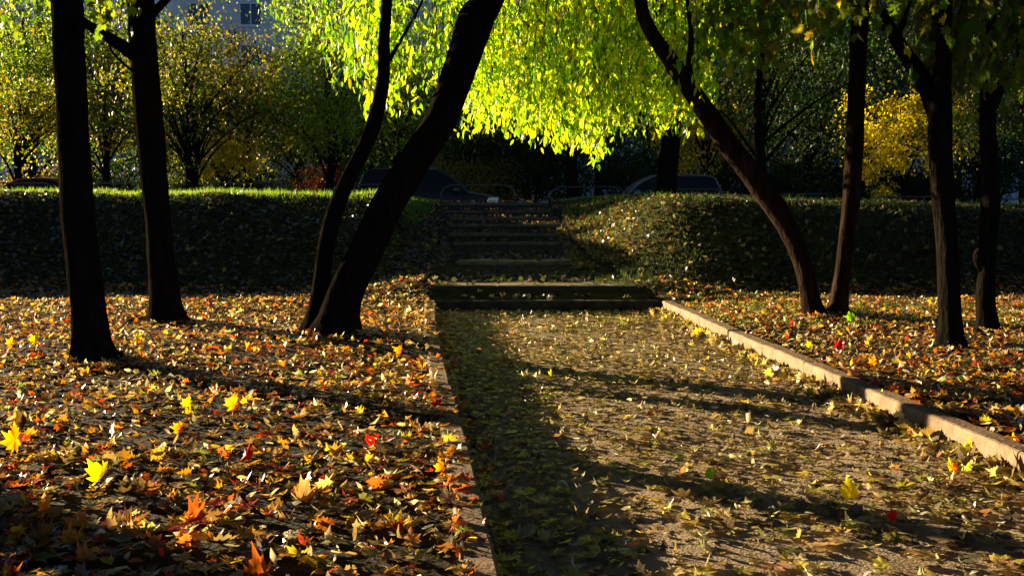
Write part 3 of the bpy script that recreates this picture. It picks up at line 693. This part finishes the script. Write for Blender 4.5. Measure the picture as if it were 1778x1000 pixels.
# ---------------------------------------------------------------- low hoop rails on the bank top
rails = [(-45,95,318,335),(155,290,318,335),(357,497,318,335),(575,708,321,337),(765,895,322,352),(955,1087,325,348),(1135,1265,329,348),(1318,1450,337,352),(1513,1643,342,358),(1695,1830,346,362)]
rl = ['leftmost, in front of the red car','seen between the two thick left trunks','right of the second thick trunk','behind the thin leaning stem','left of the top step, in front of the dark bonnet',
      'directly right of the top step, by the slim trunk','right of the thick bank-top trunk','behind the arching sunlit stem','between the straight stem and the forked tree','rightmost, behind the slim right-hand tree']
for (u0, u1, vt, vb), lab in zip(rails, rl):
    Y = 26.2; a = at(u0, vt, Y); b = at(u1, vt, Y); zt = a.z; r = .30
    zg = float(H([(a.x+b.x)/2], [Y])[0]) - .15; zg = min(zg, at(0, vb, Y).z)
    t = empty('hoop_rail', ((a.x+b.x)/2, Y, zg), 'low black tubular hoop rail ' + lab, 'hoop rail', 'low hoop rails along the bank top')
    pts = [Vector((a.x, Y, zg))] + [Vector((a.x + r - r*math.cos(q), Y, zt - r + r*math.sin(q))) for q in np.linspace(0, math.pi/2, 7)]
    pts += [Vector((b.x - r + r*math.sin(q), Y, zt - r + r*math.cos(q))) for q in np.linspace(0, math.pi/2, 7)] + [Vector((b.x, Y, zg))]
    mb = MB(); mb.tube(pts, .019, 8); mb.build('hoop', M['iron'], t, smooth=True)

# ---------------------------------------------------------------- cars
def loft(stations, nseg=5):
    """stations: (x, zbot, ztop, halfwidth_bottom, halfwidth_top, corner) -> verts, faces, closed ring sections"""
    V, Fq = [], []; ring = None
    for (x, zb, zt, wb, wt, c) in stations:
        sec = [(-wb+c*.6, zb), (-wb, zb+c), (-(wb*.4+wt*.6), zt-c*1.1)]
        sec += [(-wt + c*(1-math.cos(q)), zt - c + c*math.sin(q)) for q in (0.3, .8, 1.57)]
        sec += [(-wt*.4, zt+.012), (wt*.4, zt+.012)]
        sec += [(-p[0], p[1]) for p in sec[::-1][2:]]
        ring = len(sec); V += [(x, p[0], p[1]) for p in sec]
    for k in range(len(stations)-1):
        for j in range(ring):
            Fq.append((k*ring+j, k*ring+(j+1) % ring, (k+1)*ring+(j+1) % ring, (k+1)*ring+j))
    Fq.append(tuple(range(ring))); Fq.append(tuple((len(stations)-1)*ring + j for j in range(ring))[::-1])
    return V, Fq
def car(label, col, x, y, z0, L, Ht, face, hatch=True, group='cars parked on the street'):
    """face +1: bonnet to +x.  Built along local x, bonnet to +x."""
    t = empty('parked_car', (x, y, z0), label, 'car', group, rz=0 if face > 0 else math.pi)
    P = paint('car_paint', col); h = L/2; belt = Ht*.60; w = .86
    def add(name, V, Fq, m, parent=t, smooth=False):
        return mesh_np(name, np.array(V), Fq, m, parent, smooth=smooth, world=False)
    xf = h; xr = -h
    body = [(xr, .38, belt*.86, .68, .62, .06), (xr+.05, .28, belt*.96, .76, .72, .07), (xr+.3, .24, belt*1.0, w-.02, w-.07, .07), (xr+1.0, .22, belt, w, w-.05, .06), (0, .22, belt*.985, w, w-.05, .06),
            (h*.42, .22, belt*.97, w, w-.05, .06), (h*.52, .22, belt*.955, w, w-.08, .08), (h*.75, .23, belt*.88, w-.01, w-.12, .09), (h*.92, .25, belt*.79, w-.05, w-.2, .09), (xf-.04, .3, belt*.66, .72, .62, .08), (xf, .36, belt*.58, .62, .5, .06)]
    V, Fq = loft(body); b = add('body', V, Fq, P, smooth=True)
    # cabin: glass house with roof and pillars
    rb, rt, ft, fb = (xr+.12, xr+.42, h*.14, h*.52) if hatch else (xr+.55, xr+1.05, h*.12, h*.5)
    zt = Ht; wb_, wt_ = w-.06, w-.26
    def side(f, g):   # point on the cabin side: f along at height g (0 belt..1 roof)
        return None
    prof = curve([(rb, belt-.03), (rb+.10, belt+(zt-belt)*.45), (rt, zt-.05), (rt+(ft-rt)*.4, zt), (ft-.12, zt-.03), (ft+.1, zt-.09), ((ft+fb)/2+.1, belt+(zt-belt)*.48), (fb+.05, belt-.05)], 29)
    def hw(z): return wb_ + (wt_-wb_) * max(0, (z-belt)/(zt-belt))**1.3
    nn = len(prof); zlow = belt - .06
    for s in (1, -1):
        V = []; Fq = []
        for (px, pz) in prof:
            for g in (0, .5, 1): zz = zlow + (pz-zlow)*g; V.append((px, hw(zz)*s, zz))
        for i in range(nn-1):
            for g in range(2): q = (i*3+g, (i+1)*3+g, (i+1)*3+g+1, i*3+g+1); Fq.append(q if s < 0 else q[::-1])
        add('side_window', V, Fq, M['glass'], smooth=True)
    def top_strip(name, i0, i1, m, lift=0):
        V = []; Fq = []; k = 9
        for i in range(i0, i1+1):
            px, pz = prof[i]
            for j in range(k): g = j/(k-1)*2-1; V.append((px, g*(hw(pz)+.012), pz + lift + .035*(1-g*g)*min(1, (pz-zlow)*3)))
        for i in range(i1-i0):
            for j in range(k-1): Fq.append((i*k+j, (i+1)*k+j, (i+1)*k+j+1, i*k+j+1))
        return add(name, V, Fq, m, smooth=True)
    ia = int(np.argmin(abs(prof[:, 0]-rt))); ib = int(np.argmin(abs(prof[:, 0]-ft-.05)))
    top_strip('rear_window', 0, ia, M['glass']); top_strip('roof', ia, ib, P, .006); top_strip('windscreen', ib, nn-1, M['glass'])
    for s in (1, -1):
        mb = MB(); mb.tube([Vector((q[0], hw(q[1])*s, q[1]-.015)) for q in prof], .032, 6); add('roof_rail', mb.v, mb.f, P, smooth=True)
        mx = (rb+fb)/2 - .1; pz = float(np.interp(mx, prof[:, 0], prof[:, 1]))
        mb = MB(); mb.tube([Vector((mx, (hw(belt)+.004)*s, belt-.04)), Vector((mx, (hw(pz)+.004)*s, pz-.02))], .035, 6); add('pillar', mb.v, mb.f, M['black'])
    def pillar(p, q, r=.035):
        mb = MB(); mb.tube([Vector(p), (Vector(p)+Vector(q))*.5, Vector(q)], r, 6); return mb
    for s in (1, -1):
        mb = MB(); mb.box(fb-.35, fb-.15, (w+.02)*s-.07, (w+.02)*s+.07, belt-.02, belt+.1, .03); add('mirror', mb.v, mb.f, P)
        for dx in (-.15, -1.0):
            mb = MB(); mb.box(dx, dx+.16, w*s-.01*s-.012, w*s-.01*s+.012, belt-.17, belt-.145); add('door_handle', mb.v, mb.f, M['black'])
        mb = MB(); mb.box(xf-.36, xf-.07, (w-.17)*s-.09, (w-.17)*s+.09, belt*.62, belt*.79, .03); add('headlight', mb.v, mb.f, M['lamp'])
        mb = MB(); mb.box(xr-.01, xr+.12, (w-.16)*s-.08, (w-.16)*s+.08, belt*.68, belt*.93, .02); add('tail_light', mb.v, mb.f, M['red_lamp'])
        for wx in (h*.62, -h*.60):
            mb = MB()
            for r0, yy in ((.31, w*s-.19*s), (.31, w*s+.01*s)): pass
            nseg = 20; V = []; 
            prof = [(.19, -.1), (.29, -.1), (.315, -.07), (.315, .07), (.29, .1), (.19, .1)]
            for k in range(nseg):
                a = 2*math.pi*k/nseg
                for (r, yy) in prof: V.append((wx + r*math.cos(a), (w-.09)*s + yy, .315 + r*math.sin(a)))
            Fq = [(k*6+j, k*6+(j+1) % 6, ((k+1) % nseg)*6+(j+1) % 6, ((k+1) % nseg)*6+j) for k in range(nseg) for j in range(6)]
            wh = add('wheel', V, Fq, M['tyre'], smooth=True)
            V = [(wx, (w+.0)*s, .315)]; Fq = []
            for k in range(nseg):
                a = 2*math.pi*k/nseg; rr = .195; V.append((wx+rr*math.cos(a), (w-.02)*s, .315+rr*math.sin(a)))
            Fq = [(0, 1+k, 1+(k+1) % nseg) for k in range(nseg)]
            rm = add('rim', V, Fq, M['rim']); rm.parent = wh
    mb = MB(); mb.box(xf-.03, xf+.03, -.5, .5, .42, .52, .01); add('grille', mb.v, mb.f, M['black'])
    return t
car('dark hatchback parked left of the steps, partly hidden by the leaning trunk', (.012,.014,.018), (746-889)/F*30.5, 30.5, .73, 4.35, 1.60, 1)
car('silver-grey car parked right of the steps behind a thick trunk', (.14,.145,.15), (1142-889)/F*33, 33, .73, 4.1, 1.46, -1)
car('red car parked at the far left behind the nearest trunk', (.40,.015,.03), (62-889)/F*37, 37, .73, 4.2, 1.42, -1, hatch=False)

# ---------------------------------------------------------------- apartment blocks
def block(x0, x1, y, ztop, cols, rows, label, depth=14):
    t = empty('apartment_building', ((x0+x1)/2, y, .72), label, 'building')
    mb = MB(); mb.box(x0, x1, y, y+depth, .5, ztop); mb.build('wall', M['wall'], t)
    mb = MB(); mb.box(x0-.3, x1+.3, y-.3, y+depth+.3, ztop, ztop+.45); mb.build('roof', M['frame'], t)
    mb = MB()
    for r in range(rows+1): mb.box(x0, x1, y-.03, y-.003, .9+r*2.9, .98+r*2.9)
    mb.build('panel_joint', M['frame'], t)
    w0 = None
    for r in range(rows):
        for c in range(cols):
            cx = x0 + (c+.5)*(x1-x0)/cols; cz = 2.6 + r*2.9
            if w0 is None:
                mb = MB()
                for q in ((-.8,.8,-.8,-.72),(-.8,.8,.72,.8),(-.8,-.72,-.72,.72),(.72,.8,-.72,.72),(-.035,.035,-.72,.72)): mb.box(q[0], q[1], -.07, .02, q[2], q[3])
                w = mesh_np('window', np.array(mb.v), mb.f, M['frame'], t, world=False); mb = MB(); mb.box(-.72, .72, -.03, .01, -.72, .72)
                p = mesh_np('pane', np.array(mb.v), mb.f, M['pane'], w, world=False); mb = MB(); mb.box(-.9, .9, -.22, -.08, -.9, -.82)
                sl = mesh_np('sill', np.array(mb.v), mb.f, M['frame'], w, world=False); w0 = w; ps = [p, sl]
            else:
                w = w0.copy(); C.objects.link(w); w.parent = t
                for p in ps: q = p.copy(); C.objects.link(q); q.parent = w
            w.location = (cx - t.location.x, -.004, cz - .72)
block(-24, 46, 72, 17.5, 19, 5, 'pale apartment block glimpsed through the trees above the orange brown tree')
block(-78, -27, 125, 27, 14, 7, 'tall pale block far behind the left trees')
